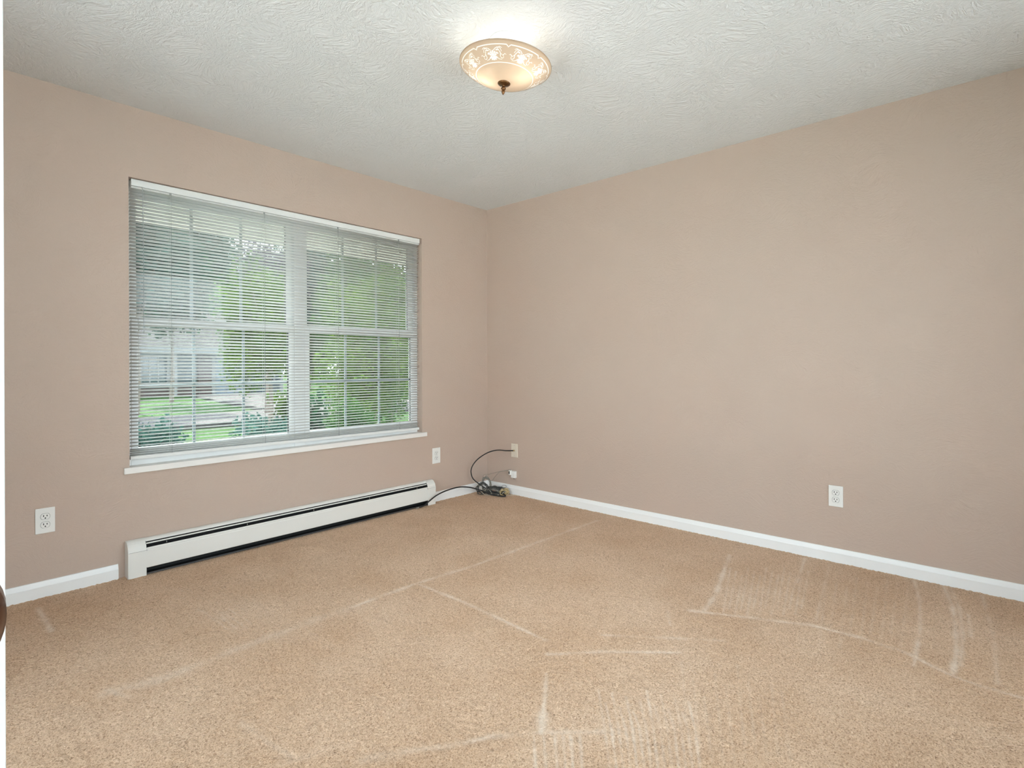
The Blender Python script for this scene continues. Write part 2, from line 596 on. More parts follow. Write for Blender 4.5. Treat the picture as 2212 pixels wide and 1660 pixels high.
# ---- carpet: a fine grid whose pile height and brushed direction are real per-vertex data
def floor_hits(px):
    """where the photograph's vacuum tracks lie on the carpet (worked out once, in metres)"""
    out = []
    for x, y in px:
        d = F2 * FPX + R * (x - 1106) + U2 * (CYPX - y)
        t = -CAM.z / d.z
        out.append((CAM.x + d.x * t, CAM.y + d.y * t))
    return out

STEP = 0.0065
nx = int(round((0 - XL) / STEP)); ny = int(round((0 - YB) / STEP))
gx = np.linspace(XL, 0, nx + 1); gy = np.linspace(YB, 0, ny + 1)
GX, GY = np.meshgrid(gx, gy)
pile = np.zeros_like(GX)
TRACKS = [  # (polyline on the carpet as measured, half width m, strength)
    ([(1290, 1125), (1150, 1175), (1020, 1222), (890, 1262)], .016, .45),
    ([(890, 1262), (760, 1310)], .016, .60),
    ([(760, 1310), (640, 1352), (540, 1388), (430, 1432), (330, 1470), (230, 1492)], .034, .26),
    ([(905, 1262), (1000, 1300), (1090, 1342), (1175, 1382)], .011, .55),
    ([(1180, 1413), (1300, 1408), (1465, 1410)], .010, .60),
    ([(1520, 1318), (1545, 1285), (1560, 1240), (1575, 1200)], .013, .65),
    ([(1300, 1372), (1430, 1378), (1560, 1385)], .010, .35),
    ([(1490, 1320), (1640, 1338), (1750, 1352), (1860, 1380), (1960, 1415), (2060, 1465), (2140, 1492), (2212, 1512)], .014, .55),
    ([(2035, 1265), (2055, 1310), (2062, 1360), (2064, 1410), (2055, 1460)], .010, .60),
    ([(2050, 1268), (2072, 1320), (2078, 1380), (2072, 1440)], .009, .40),
    ([(1972, 1250), (1985, 1300), (1986, 1360), (1972, 1440)], .009, .45),
    ([(2090, 1330), (2096, 1380)], .008, .40),
    ([(2120, 1290), (2145, 1380), (2152, 1480)], .009, .30),
    ([(1737, 1208), (1720, 1262)], .008, .60),
    ([(1790, 1222), (1760, 1345)], .007, .30),
    ([(1178, 1455), (1175, 1500)], .007, .60), ([(1175, 1500), (1171, 1540)], .010, .75), ([(1171, 1540), (1166, 1582)], .014, .85),
    ([(870, 1622), (960, 1612), (1060, 1590), (1180, 1582), (1300, 1580)], .012, .42),
    ([(780, 1640), (870, 1622)], .020, .25),
    ([(80, 1310), (110, 1360)], .011, .50),
    ([(230, 1488), (275, 1502)], .018, .40),
    ([(640, 1640), (590, 1610), (520, 1560)], .012, .18),
    ([(1440, 1320), (1446, 1352)], .008, .35),
    ([(1190, 1100), (1135, 1132)], .010, .25),
    ([(570, 1660), (760, 1600)], .02, .12),
]
for i, x in enumerate(range(1560, 1730, 13)):
    TRACKS.append(([(x + 16, 1228 + (i % 3) * 8), (x, 1330 - (i % 2) * 14)], .0055, .34))
for i, x in enumerate(range(1780, 1960, 22)):
    TRACKS.append(([(x + 4, 1250 + (i % 3) * 10), (x - 12, 1400 - (i % 2) * 30)], .006, .16))
for i, x in enumerate((1150, 1172, 1196, 1214, 1230, 1250)):
    TRACKS.append(([(x, 1590), (x + 5, 1662)], .0045, .55 if i % 2 else .75))
for i, x in enumerate(range(1290, 1500, 15)):
    TRACKS.append(([(x, 1490 + (i * 29) % 50), (x + 14, 1575), (x + 24, 1662)], .0042, .42 + .22 * (i % 3 == 1)))
for i, x in enumerate(range(1470, 1700, 24)):
    TRACKS.append(([(x, 1430 + (i * 37) % 90), (x + 18, 1650)], .0045, .16))
for i in range(7):
    TRACKS.append(([(424 + i * 11, 1312 + (i % 3) * 4), (478 + i * 11, 1346 + (i % 2) * 10)], .0045, .34))
for i in range(12):
    TRACKS.append(([(330 + i * 18, 1262 + i * 2), (520 + i * 20, 1372 + i * 3)], .006, .10))
wob = RNG.normal(0, 1, GX.shape)
for px, hw, st in TRACKS:
    pts = floor_hits(px)
    for (x0, y0), (x1, y1) in zip(pts[:-1], pts[1:]):
        i0 = max(0, int((min(x0, x1) - XL - .12) / STEP)); i1 = min(nx + 1, int((max(x0, x1) - XL + .12) / STEP) + 1)
        j0 = max(0, int((min(y0, y1) - YB - .12) / STEP)); j1 = min(ny + 1, int((max(y0, y1) - YB + .12) / STEP) + 1)
        if i1 <= i0 or j1 <= j0:
            continue
        sx, sy = GX[j0:j1, i0:i1], GY[j0:j1, i0:i1]
        dx, dy = x1 - x0, y1 - y0
        L2 = dx * dx + dy * dy + 1e-12
        t = np.clip(((sx - x0) * dx + (sy - y0) * dy) / L2, 0, 1)
        dd = np.hypot(sx - x0 - t * dx, sy - y0 - t * dy)
        wave = 1 + .35 * np.sin(31 * sx + 17 * sy) * np.sin(23 * sy - 11 * sx)
        v = .98 * st * np.exp(-(dd / (hw * wave)) ** 2 * 1.4)
        pile[j0:j1, i0:i1] = np.maximum(pile[j0:j1, i0:i1], v)
brk = np.zeros_like(GX)                              # the brushed tracks break up along their length
for k_ in range(14):
    th_, fr_, of_ = RNG.uniform(0, 6.28), RNG.uniform(14, 75), RNG.uniform(0, 6.28)
    brk += np.sin(fr_ * (GX * math.cos(th_) + GY * math.sin(th_)) + of_)
pile *= (1 + .22 * wob).clip(.3, 1.5) * (1 + .30 * brk / 2.6).clip(.35, 1.5)
zz = (-0.002 + RNG.normal(0, 1.0, GX.shape).clip(-2, 2) * 0.0013 - 0.0012 * pile)
zz = np.minimum(zz, 0.0015)
verts = np.stack([GX.ravel(), GY.ravel(), zz.ravel()], 1)
idx = np.arange((nx + 1) * (ny + 1)).reshape(ny + 1, nx + 1)
faces = np.stack([idx[:-1, :-1].ravel(), idx[:-1, 1:].ravel(), idx[1:, 1:].ravel(), idx[1:, :-1].ravel()], 1)
me = bpy.data.meshes.new('floor')
me.vertices.add(len(verts)); me.vertices.foreach_set('co', verts.astype(np.float32).ravel())
me.loops.add(faces.size); me.loops.foreach_set('vertex_index', faces.astype(np.int32).ravel())
me.polygons.add(len(faces))
me.polygons.foreach_set('loop_start', (np.arange(len(faces)) * 4).astype(np.int32))
me.update(calc_edges=True)
at = me.attributes.new('pile', 'FLOAT', 'POINT')
at.data.foreach_set('value', pile.astype(np.float32).ravel())
me.polygons.foreach_set('use_smooth', np.ones(len(faces), dtype=bool))
me.materials.append(M['carpet'])
floor = bpy.data.objects.new('floor', me)
COL.objects.link(floor)
struct(floor)

# ---- baseboards: flat board with a sloped cap
def baseboard(a, b, side):
    bm = B()
    T, h = 0.013, 0.0735
    prof = [(0, -0.004), (T, -0.004), (T, h * .66), (T * .86, h * .70), (T * .42, h * .985), (T * .2, h), (0, h)]
    if side == 'left':      # along X, sticking out to -Y
        prism(bm, [(-p, z) for p, z in prof], 'x', a, b)
    elif side == 'right':
        prism(bm, [(-p, z) for p, z in prof], 'y', a, b)
    elif side == 'back':
        prism(bm, [(YB + p, z) for p, z in prof], 'x', a, b)
    else:
        prism(bm, [(XL + p, z) for p, z in prof], 'y', a, b)
    return struct(obj('baseboard_' + side, bm, 'trim'))
baseboard(XL, -2.696, 'left')
baseboard(-0.6385, -0.0, 'left')
baseboard(YB, -0.0, 'right')
baseboard(XL, 0, 'back')
baseboard(DY1 + .06, SD[0], 'side')
baseboard(SD[1], 0, 'side')

# ---- door casing on the room side of the doorway behind the camera
bm = B()
for y0, y1, z0, z1 in ((DY0 - .058, DY0, 0, DZ + .058), (DY1, DY1 + .058, 0, DZ + .058), (DY0, DY1, DZ, DZ + .058)):
    box(bm, XL, XL + .012, y0, y1, z0, z1, 0.003)
for y0, y1, z0, z1 in ((DY0, DY0 + .012, 0, DZ), (DY1 - .012, DY1, 0, DZ), (DY0 + .012, DY1 - .012, DZ - .012, DZ)):
    box(bm, XL - .12, XL, y0, y1, z0, z1)
struct(obj('trim_1', bm, 'trim'))

# ------------------------------------------------------------------ open door at the left edge of the view
door = empty('door_1', (-3.925, -3.458, 0))
door.rotation_euler[2] = math.radians(44.98)
struct(door, 'white door standing open at the left edge with a dark bronze knob')
DLEN = 0.760
bm = B()
box(bm, 0, DLEN, 0, 0.035, 0.012, 2.03, 0.0015)
obj('leaf', bm, 'trim', door)
for z0, z1 in ((0.22, 0.86), (1.04, 1.88)):
    for x0 in (0.10, 0.42):
        bm = B()
        for q in ((x0, x0 + .24, z0, z0 + .018), (x0, x0 + .24, z1 - .018, z1),
                  (x0, x0 + .018, z0 + .018, z1 - .018), (x0 + .222, x0 + .24, z0 + .018, z1 - .018)):
            box(bm, q[0], q[1], -0.004, 0.002, q[2], q[3], 0.0015)
        obj('panel_moulding', bm, 'trim', door)
for sgn in (-1, 1):
    kz = 0.962
    kn = empty('knob_set', (DLEN - 0.0815, 0 if sgn < 0 else .035, kz))
    kn.parent = door
    kn.rotation_euler[0] = math.radians(90 if sgn < 0 else -90)
    bm = B(); lathe(bm, [(0, 0), (.031, 0), (.031, .004), (.026, .008), (.014, .010), (0, .010)], 32)
    obj('rose', bm, 'knob', kn, smooth=True)
    bm = B(); lathe(bm, [(.010, .008), (.010, .018), (.017, .020), (.0235, .0245), (.0285, .032), (.0300, .0375), (.0285, .044), (.022, .0495), (.012, .052), (0, .053)], 32)
    obj('knob', bm, 'knob', kn, smooth=True)
bm = B(); box(bm, DLEN - .001, DLEN + .0015, .006, .029, .93, .99, .0004)
obj('latch_plate', bm, 'brass', door)
for z in (.2, 1.0, 1.8):
    bm = B(); tube(bm, [(-.004, -.004, z), (-.004, -.004, z + .09)], .006, 10)
    obj('hinge', bm, 'brass', door)

# ------------------------------------------------------------------ window: two double-hung units side by side
win = empty('window_1', (0, 0, 0))
struct(win, 'white double hung window pair with grilles behind the closed-down blind')
FY0, FY1 = 0.050, 0.135
UNITS = ((-2.590, -1.763), (-1.620, -0.787))   # glass edges of each unit
GZ_LO = (0.650, 1.300)                           # lower glass
GZ_UP = (1.352, 2.000)                           # upper glass
bm = B()                                         # outer frame with head, jambs and bottom
box(bm, WX0, WX0 + .022, FY0 + .01, FY1, WZ0 + .027, WZ1, .002)
box(bm, WX1 - .022, WX1, FY0 + .01, FY1, WZ0 + .027, WZ1, .002)
box(bm, WX0 + .022, WX1 - .022, FY0 + .01, FY1, WZ1 - .028, WZ1, .002)
box(bm, WX0 + .022, WX1 - .022, FY0 + .01, FY1, WZ0 + .027, WZ0 + .060, .002)
obj('window_frame', bm, 'vinyl', win)
bm = B(); box(bm, -1.727, -1.656, FY0 + .004, FY1, WZ0 + .027, WZ1 - .028, .004)
obj('mullion', bm, 'vinyl', win)
for (gx0, gx1) in UNITS:
    jx0 = WX0 + .022 if gx0 < -2 else -1.656
    jx1 = -1.727 if gx0 < -2 else WX1 - .022
    for nm, (z0, z1), y0, y1, zr0, zr1 in (('lower_sash', GZ_LO, .056, .086, WZ0 + .060, 1.345),
                                           ('upper_sash', GZ_UP, .090, .120, 1.305, WZ1 - .028)):
        bm = B()
        box(bm, jx0, gx0, y0, y1, zr0, zr1, .003)
        box(bm, gx1, jx1, y0, y1, zr0, zr1, .003)
        box(bm, gx0, gx1, y0, y1, zr0, z0, .003)
        box(bm, gx0, gx1, y0, y1, z1, zr1, .003)
        sash = obj(nm, bm, 'vinyl', win)
        bm = B()
        ym = (y0 + y1) / 2
        box(bm, gx0 - .004, gx1 + .004, ym - .002, ym + .002, z0 - .004, z1 + .004)
        obj('pane', bm, 'glass', sash)
        bm = B()
        box(bm, gx1 - .006, gx1, ym - .006, ym - .002, z0, z1)
        obj('gasket', bm, 'gasket', sash)
        for t in (1 / 3, 2 / 3):
            xm = gx0 + (gx1 - gx0) * t
            bm = B(); box(bm, xm - .0085, xm + .0085, ym + .003, ym + .009, z0, z1, .0015)
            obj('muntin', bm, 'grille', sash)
        zm = (z0 + z1) / 2
        if nm == 'upper_sash':
            continue
        bm = B(); box(bm, gx0, gx1, ym + .0025, ym + .0095, zm - .0085, zm + .0085, .0015)
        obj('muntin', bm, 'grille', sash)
    bm = B(); box(bm, (gx0 + gx1) / 2 - .03, (gx0 + gx1) / 2 + .03, .048, .066, 1.345, 1.358, .003)
    obj('sash_lock', bm, 'vinyl', win)
bm = B()                                         # stool: board on the bottom of the opening with little horns
box(bm, -2.670, -0.684, -0.016, 0.0, 0.528, 0.560, .002)
box(bm, WX0, WX1, 0.0, FY0 + .012, 0.534, 0.560)
obj('window_sill', bm, 'sill', win)

# ------------------------------------------------------------------ blind
blind = empty('venetian_blind', (-1.68, 0.03, 2.07))
tag(blind, 'wide white venetian blind lowered across the whole window, slats tilted open', 'window blind')
def bl(o):
    o.matrix_parent_inverse = Matrix.Translation((1.68, -0.03, -2.07))
    return o
BX0, BX1 = -2.634, -0.738
bm = B(); prism(bm, [(.012, 2.034), (.012, 2.066), (.014, 2.069), (.046, 2.069), (.046, 2.034), (.042, 2.034), (.042, 2.064), (.016, 2.064), (.016, 2.034)], 'x', BX0 + .004, BX1 + .006)
bl(obj('headrail', bm, 'rail', blind))
bm = B(); box(bm, BX0 + .004, BX1 + .006, .017, .041, 2.022, 2.034, .003)
bl(obj('headrail_underside', bm, 'slat', blind))
NS = 79
PITCH_S = 0.0182
SW = 0.0252
tilt = math.radians(20)
sect = []
for i in range(7):
    t = i / 6
    yy = (t - .5) * SW
    cr = 0.0020 * (1 - (2 * t - 1) ** 2)
    sect.append((yy * math.cos(tilt) + cr * math.sin(tilt), -yy * math.sin(tilt) + cr * math.cos(tilt)))
bm = B()
TH = 0.00035
prof = [(y, z + TH) for y, z in sect] + [(y, z - TH) for y, z in sect[::-1]]
prism(bm, prof, 'x', BX0, BX1)
for f in bm.faces:
    f.smooth = len(f.verts) == 4
first = None
for i in range(NS):
    z_l = 2.013 - i * PITCH_S
    drop = 0.013 * (i / (NS - 1))            # the blind hangs a little lower at its right end
    if first is None:
        s = first = bl(obj('slat', bm, 'slat', blind))
        for o_ in s.data.polygons:
            pass
    else:
        s = bl(copy_obj(first, blind))
    if i >= NS - 3:                          # the last slats rest closer together on the bottom rail
        z_l = 2.013 - (NS - 4) * PITCH_S - (i - NS + 4) * 0.0095
    mw = Matrix.Translation((BX0, .030 + random.uniform(-.0006, .0006), z_l + random.uniform(-.0005, .0005))) @ \
        Matrix.Rotation(math.atan2(drop, BX1 - BX0), 4, 'Y') @ Matrix.Rotation(random.uniform(-.02, .02), 4, 'X') @ Matrix.Translation((-BX0, 0, 0))
    s.matrix_basis = mw
zb = 2.013 - (NS - 4) * PITCH_S - 3 * .0095 - .006
bm = B()
prism(bm, [(.0175, -.017), (.0165, -.003), (.019, 0), (.041, 0), (.0435, -.003), (.0425, -.017)], 'x', BX0, BX1)
br = bl(obj('bottom_rail', bm, 'rail', blind))
br.matrix_basis = Matrix.Translation((BX0, 0, zb)) @ Matrix.Rotation(math.atan2(.0145, BX1 - BX0), 4, 'Y') @ Matrix.Translation((-BX0, 0, 0))
for sx in (BX0 - .0015, BX1 - .003):
    bm = B(); box(bm, sx, sx + .0045, .016, .044, -.018, .001, .002)
    e = bl(obj('end_cap', bm, 'rail', blind))
    e.matrix_basis = br.matrix_basis.copy()
for cx in (-2.446, -1.935, -1.433, -0.927):
    zend = zb - .0145 * (cx - BX0) / (BX1 - BX0)
    bm = B()
    tube(bm, [(cx - .002, .0165, 2.03), (cx - .002, .0165, zend)], .0007, 6)
    tube(bm, [(cx - .002, .0435, 2.03), (cx - .002, .0435, zend)], .0007, 6)
    for i in range(NS - 3):
        z_l = 2.013 - i * PITCH_S - .013 * (i / (NS - 1)) * (cx - BX0) / (BX1 - BX0)
        tube(bm, [(cx - .002, .0165, z_l - .0008), (cx - .002, .0435, z_l - .0052)], .0004, 4)
    bl(obj('ladder_cord', bm, 'cord', blind))
    bm = B(); tube(bm, [(cx + .0025, .0155, 2.03), (cx + .0025, .0155, zend)], .0007, 6)
    bl(obj('lift_cord', bm, 'liftcord', blind))
    bm = B(); box(bm, cx - .006, cx + .004, .014, .018, 2.023, 2.032, .001)
    bl(obj('cord_guide', bm, 'wand', blind))
bm = B()
tube(bm, [(-2.582, .010, 2.034), (-2.582, .003, 2.024), (-2.580, .002, 2.016), (-2.578, .008, 2.022)], .0013, 8)
bl(obj('wand_hook', bm, 'wand', blind))
bm = B(); tube(bm, [(-2.580, .004, 2.014), (-2.577, .006, 1.62), (-2.577, .006, 1.262)], .0015, 6)
bl(obj('tilt_wand', bm, 'wand', blind))

# ------------------------------------------------------------------ baseboard heater
heat = empty('baseboard_heater', (-1.66, -0.03, 0))
tag(heat, 'long low white baseboard heater with black slots under the window', 'heater')
def hp(o):
    o.matrix_parent_inverse = Matrix.Translation((1.66, 0.03, 0))
    return o
HXa, HXb = -2.666, -0.640
Ca, Cb = HXa + .077, HXb - .072         # where the end caps stop
bm = B(); box(bm, Ca, Cb, -.004, -.0005, .004, .172)
hp(obj('back_plate', bm, 'heater_dark', heat))
bm = B()                                 # hood: comes off the wall, curves forward and ends in a lip
hood = [(-.0005, .181), (-.012, .1835), (-.024, .1815), (-.033, .176), (-.0375, .1695), (-.0365, .1675), (-.031, .173), (-.023, .1775), (-.012, .1795), (-.0005, .177)]
prism(bm, hood, 'x', Ca, Cb)
hp(obj('hood', bm, 'heater', heat))
bm = B(); prism(bm, [(-.040, .1615), (-.0455, .1565), (-.0465, .1575), (-.0412, .1628)], 'x', Ca, Cb)
hp(obj('damper', bm, 'heater', heat))
bm = B()                                 # front panel with a rolled upper lip and a return at its foot
fp = [(-.050, .139), (-.0545, .1410), (-.0585, .1385), (-.0595, .1345), (-.0580, .1290), (-.0585, .1280), (-.0605, .1240), (-.0605, .040), (-.058, .0365), (-.052, .0365),
      (-.052, .0385), (-.0570, .0385), (-.0585, .041), (-.0585, .1235), (-.0560, .1285), (-.0570, .1340), (-.0560, .1370), (-.0535, .1385), (-.050, .137)]
prism(bm, fp, 'x', Ca, Cb)
hp(obj('front_panel', bm, 'heater', heat))
bm = B(); tube(bm, [(Ca, -.028, .085), (Cb, -.028, .085)], .011, 12)
hp(obj('pipe', bm, 'fin', heat))
bm = B()
for i in range(150):
    x = Ca + .03 + (Cb - Ca - .06) * i / 149
    box(bm, x - .0003, x + .0003, -.052, -.006, .055, .115)
o = hp(obj('fin_row', bm, 'fin', heat)); o['kind'] = 'stuff'
bm = B(); box(bm, Ca, Cb, -.052, -.004, .001, .0045)
hp(obj('bottom_plate', bm, 'heater_dark', heat))
bm = B(); prism(bm, [(-.056, .001), (-.0535, .001), (-.0535, .009), (-.056, .009)], 'x', Ca, Cb)
hp(obj('bottom_lip', bm, 'fin', heat))
for i in range(5):
    x = Ca + .10 + (Cb - Ca - .2) * i / 4
    bm = B(); box(bm, x - .0015, x + .0015, -.049, -.045, .144, .152, .0005)
    hp(obj('bracket', bm, 'screw', heat))
cap = [(-.0005, -.002), (-.0005, .182), (-.012, .1850), (-.026, .1828), (-.038, .1765), (-.0475, .167), (-.0550, .155), (-.0605, .142), (-.0625, .130), (-.0625, -.002)]
for a, b in ((HXa, Ca + .004), (Cb - .004, HXb)):
    bm = B(); prism(bm, cap, 'x', a, b)
    es = [e for e in bm.edges if abs(e.verts[0].co.x - e.verts[1].co.x) < 1e-6 and e.verts[0].co.y < -.002 and e.verts[1].co.y < -.0001 and max(e.verts[0].co.z, e.verts[1].co.z) > .01]
    bmesh.ops.bevel(bm, geom=es, offset=.0022, segments=2, affect='EDGES')
    ec = hp(obj('end_cap', bm, 'heater', heat))
    xi = Ca + .0042 if a == HXa else Cb - .0062
    bm = B(); prism(bm, [(y * .955 - .0005, z * .965 + .001) for y, z in cap], 'x', xi, xi + .002)
    obj('end_liner', bm, 'heater_dark', ec)
    bm = B(); prism(bm, [(-.0622, .1285), (-.0632, .1285), (-.0632, .1298), (-.0622, .1298)], 'x', a + .002, b - .002)
    sm = obj('seam', bm, 'seam', ec)

# ------------------------------------------------------------------ wall plates
def outlet(name, loc, rotz, w, h, label, group=None):
    t = empty(name, loc)
    t.rotation_euler[2] = rotz                      # local -Y faces the room
    tag(t, label, 'outlet', group)
    bm = B(); box(bm, -w / 2, w / 2, -.006, 0, -h / 2, h / 2, .0022)
    obj('cover_plate', bm, 'plate', t)
    for s in (1, -1):
        zc = s * .0195
        n = 24
        ring = []
        for i in range(n):
            a = 2 * math.pi * i / n
            ring.append((.0168 * math.cos(a), max(-.0135, min(.0135, .0168 * math.sin(a))) + zc))
        bm = B(); prism(bm, [(x * 1.09, (z - zc) * 1.10 + zc) for x, z in ring], 'y', -.0064, -.0050)
        obj('seam', bm, 'seam', t)
        bm = B(); prism(bm, ring, 'y', -.0078, -.0050)
        rc = obj('receptacle', bm, 'plate', t)
        for dx, hh in ((-.0064, .0042), (.0064, .0034)):
            bm = B(); box(bm, dx - .0016, dx + .0016, -.0084, -.0074, zc + .0035 - hh, zc + .0035 + hh)
            obj('slot', bm, 'slot', rc)
        bm = B(); prism(bm, [(.0029 * math.cos(a * math.pi / 6), zc - .0072 + .0029 * math.sin(a * math.pi / 6)) for a in range(12)], 'y', -.0082, -.0074)
        obj('ground_hole', bm, 'slot', rc)
    bm = B(); prism(bm, [(.0026 * math.cos(a * math.pi / 6), .0026 * math.sin(a * math.pi / 6)) for a in range(12)], 'y', -.0070, -.0055)
    obj('screw', bm, 'plate', t)
    return t
outlet('power_outlet', (-2.982, 0, .3575), 0, .073, .119, 'white duplex power outlet left of the baseboard heater, near the door')
outlet('power_outlet', (-0.583, 0, .362), 0, .080, .124, 'white duplex power outlet under the right end of the window sill')
outlet('power_outlet', (0, -2.687, .359), math.radians(-90), .070, .115, 'white duplex power outlet alone on the long plain wall')

cp = empty('cable_plate', (0, -.322, .3665))
cp.rotation_euler[2] = math.radians(-90)
tag(cp, 'ivory coaxial wall plate near the room corner with a black cable attached', 'wall plate')
bm = B(); box(bm, -.036, .036, -.006, 0, -.057, .057, .002)
obj('cover_plate', bm, 'ivory', cp)
bm = B(); prism(bm, [(.0065 * math.cos(a * math.pi / 3), .0065 * math.sin(a * math.pi / 3)) for a in range(6)], 'y', -.011, -.005)
obj('hex_nut', bm, 'brass', cp)
bm = B(); tube(bm, [(0, -.010, 0), (0, -.020, 0)], .0045, 12)
obj('threaded_jack', bm, 'brass', cp)
for z in (.042, -.042):
    bm = B(); prism(bm, [(.003 * math.cos(a * math.pi / 6), z + .003 * math.sin(a * math.pi / 6)) for a in range(12)], 'y', -.0068, -.005)
    obj('screw', bm, 'screw', cp)

pj = empty('phone_jack', (0, -.318, .168))
pj.rotation_euler[2] = math.radians(-90)
tag(pj, 'small white surface phone jack low on the wall under the ivory plate', 'phone jack')
bm = B()
box(bm, -.020, .026, -.026, 0, -.030, .028, .004)
obj('housing', bm, 'plate', pj)
bm = B(); box(bm, -.030, -.012, -.044, -.016, -.004, .034, .003)
pl = obj('plug_adapter', bm, 'plate', pj)
bm = B(); box(bm, -.026, -.016, -.0452, -.043, .004, .027, .0008)
obj('socket', bm, 'slot', pl)
bm = B(); tube(bm, [(.008, -.013, -.030), (.006, -.014, -.038)], .0032, 8)
obj('knockout', bm, 'slot', pj)

# ------------------------------------------------------------------ cables in the corner
def cable(name, pts, r, mat, label, per=8, closed=False, parent=None):
    bm = B()
    tube(bm, catmull(pts, per, closed), r, 8)
    o = obj(name, bm, mat, parent, smooth=True)
    if label:
        tag(o, label, 'cable')
    return o

coax = cable('coax_cable', [(-.020, -.322, .3665), (-.030, -.312, .367), (-.049, -.270, .365), (-.088, -.212, .368), (-.132, -.168, .357), (-.173, -.127, .330), (-.214, -.088, .288), (-.241, -.064, .242),
                    (-.252, -.055, .200), (-.247, -.058, .157), (-.236, -.070, .126), (-.214, -.092, .098), (-.180, -.118, .066), (-.150, -.150, .040), (-.120, -.19, .022)],
             .0045, 'black_cable', 'black coax cable looping from the ivory plate down into the tangle')
bm = B(); tube(bm, [(-.012, -.322, .3665), (-.027, -.316, .3668)], .0050, 10)
obj('coax_connector', bm, 'brass', coax)

blk = cable('floor_cable', [(-.826, -.085, .008), (-.815, -.082, .008), (-.775, -.092, .018), (-.727, -.098, .046), (-.658, -.099, .075), (-.560, -.100, .094), (-.437, -.100, .099), (-.336, -.102, .083),
                      (-.268, -.115, .062), (-.215, -.165, .038), (-.190, -.215, .017), (-.166, -.265, .009), (-.142, -.322, .007), (-.128, -.330, .007), (-.112, -.312, .010), (-.105, -.275, .016),
                      (-.110, -.235, .022), (-.14, -.19, .026), (-.16, -.14, .03)],
            .0052, 'black_cable', 'thick black cable arching from the heater end to the corner tangle')
bm = B(); tube(bm, [(-.826, -.085, .008), (-.836, -.0855, .008)], .0052, 10)
cn = obj('cable_connector', bm, 'screw', blk)
bm = B(); tube(bm, [(-.839, -.086, .008), (-.850, -.087, .0075)], .0058, 6)
obj('cable_nut', bm, 'screw', blk)

tline = cable('telephone_line', [(-.030, -.310, .203), (-.040, -.296, .207), (-.056, -.268, .199), (-.076, -.225, .190), (-.098, -.180, .175), (-.115, -.150, .166), (-.120, -.125, .158), (-.130, -.105, .156), (-.140, -.092, .150), (-.150, -.095, .120), (-.15, -.12, .07)],
      .0014, 'grey_cord', 'thin forked grey phone line running from the jack to the cable tangle')
cable('line_branch', [(-.030, -.311, .204), (-.056, -.270, .197), (-.076, -.227, .188), (-.084, -.205, .170), (-.092, -.178, .140), (-.100, -.160, .112), (-.110, -.150, .106), (-.122, -.142, .112), (-.135, -.13, .128), (-.150, -.115, .13)],
      .0014, 'grey_cord', None, parent=tline)

# coil of grey cord: many loose turns standing against the corner
def loops(cx, cy, cz, ax, ay, n, rx, rz, jitter, seed):
    rr = random.Random(seed)
    pts = []
    for i in range(n * 8):
        a = 2 * math.pi * i / 8
        k = 1 + rr.uniform(-jitter, jitter)
        off = (i / (n * 8) - .5)
        pts.append((cx + ax * rx * k * math.cos(a) - ay * off * .05 + rr.uniform(-.004, .004),
                    cy + ay * rx * k * math.cos(a) + ax * off * .05 + rr.uniform(-.004, .004),
                    max(.004, cz + rz * k * math.sin(a) + rr.uniform(-.006, .006))))
    return pts
cable('cord_coil', loops(-.150, -.135, .080, .62, -.78, 8, .036, .058, .18, 3), .0021, 'grey_cord', 'upright coil of grey cord at the top of the corner tangle', 4)
cable('cord_coil', loops(-.185, -.120, .050, .70, -.70, 8, .045, .040, .28, 5), .0022, 'dark_cord', 'dark coil of cord on the left side of the corner tangle', 4)
cable('cord_coil', loops(-.120, -.205, .034, .55, -.83, 11, .066, .028, .32, 8), .0024, 'dark_cord', 'dark flat coil of cord in the middle of the corner tangle', 4)
cable('cord_coil', loops(-.128, -.185, .024, .50, -.86, 7, .075, .020, .35, 12), .0019, 'grey_cord', 'grey flat coil of cord at the foot of the corner tangle', 4)
cable('cream_cord', [(-.236, -.064, .120), (-.228, -.080, .098), (-.214, -.108, .078), (-.205, -.122, .058), (-.202, -.135, .036), (-.19, -.15, .03), (-.165, -.15, .05), (-.14, -.155, .075)],
      .0019, 'cream_cord', 'cream cord hanging down the left side of the tangle', 6)
cable('cream_cord', [(-.206, -.125, .030), (-.200, -.150, .012), (-.190, -.178, .005), (-.172, -.200, .005), (-.158, -.195, .014), (-.16, -.205, .012), (-.158, -.225, .005), (-.145, -.25, .005), (-.132, -.262, .010)],
      .0019, 'cream_cord', 'cream cord curling on the carpet before the tangle', 6)
cable('cream_cord', [(-.160, -.135, .085), (-.158, -.150, .060), (-.155, -.170, .040), (-.150, -.190, .022), (-.15, -.20, .012)],
      .0017, 'cream_cord', 'cream cord crossing the middle of the tangle', 6)
tanc = cable('tan_cord_bundle', loops(-.078, -.272, .026, .62, -.78, 8, .034, .019, .30, 21), .0034, 'tan_cord', 'tan bundled cord at the right end of the corner tangle', 4)
bm = B()
for (p, q) in (((-.118, -.255, .030), (-.082, -.268, .046)), ((-.112, -.282, .018), (-.080, -.290, .034))):
    tube(bm, catmull([p, ((p[0] + q[0]) / 2, (p[1] + q[1]) / 2, (p[2] + q[2]) / 2 + .003), q], 4), .0022, 8)
obj('cord_tie', bm, 'cream_cord', tanc)
cable('stray_wire', [(-.090, -.300, .004), (-.068, -.325, .004), (-.045, -.352, .004), (-.026, -.372, .004)], .0016, 'cream_cord', 'short cream wire end lying along the baseboard right of tangle', 6)
cable('stray_wire', [(-.085, -.235, .045), (-.074, -.240, .058), (-.066, -.238, .070), (-.052, -.252, .074), (-.046, -.268, .066), (-.056, -.268, .057), (-.072, -.250, .052)], .0015, 'dark_cord', 'thin dark wire loop standing above the tan bundle', 6)

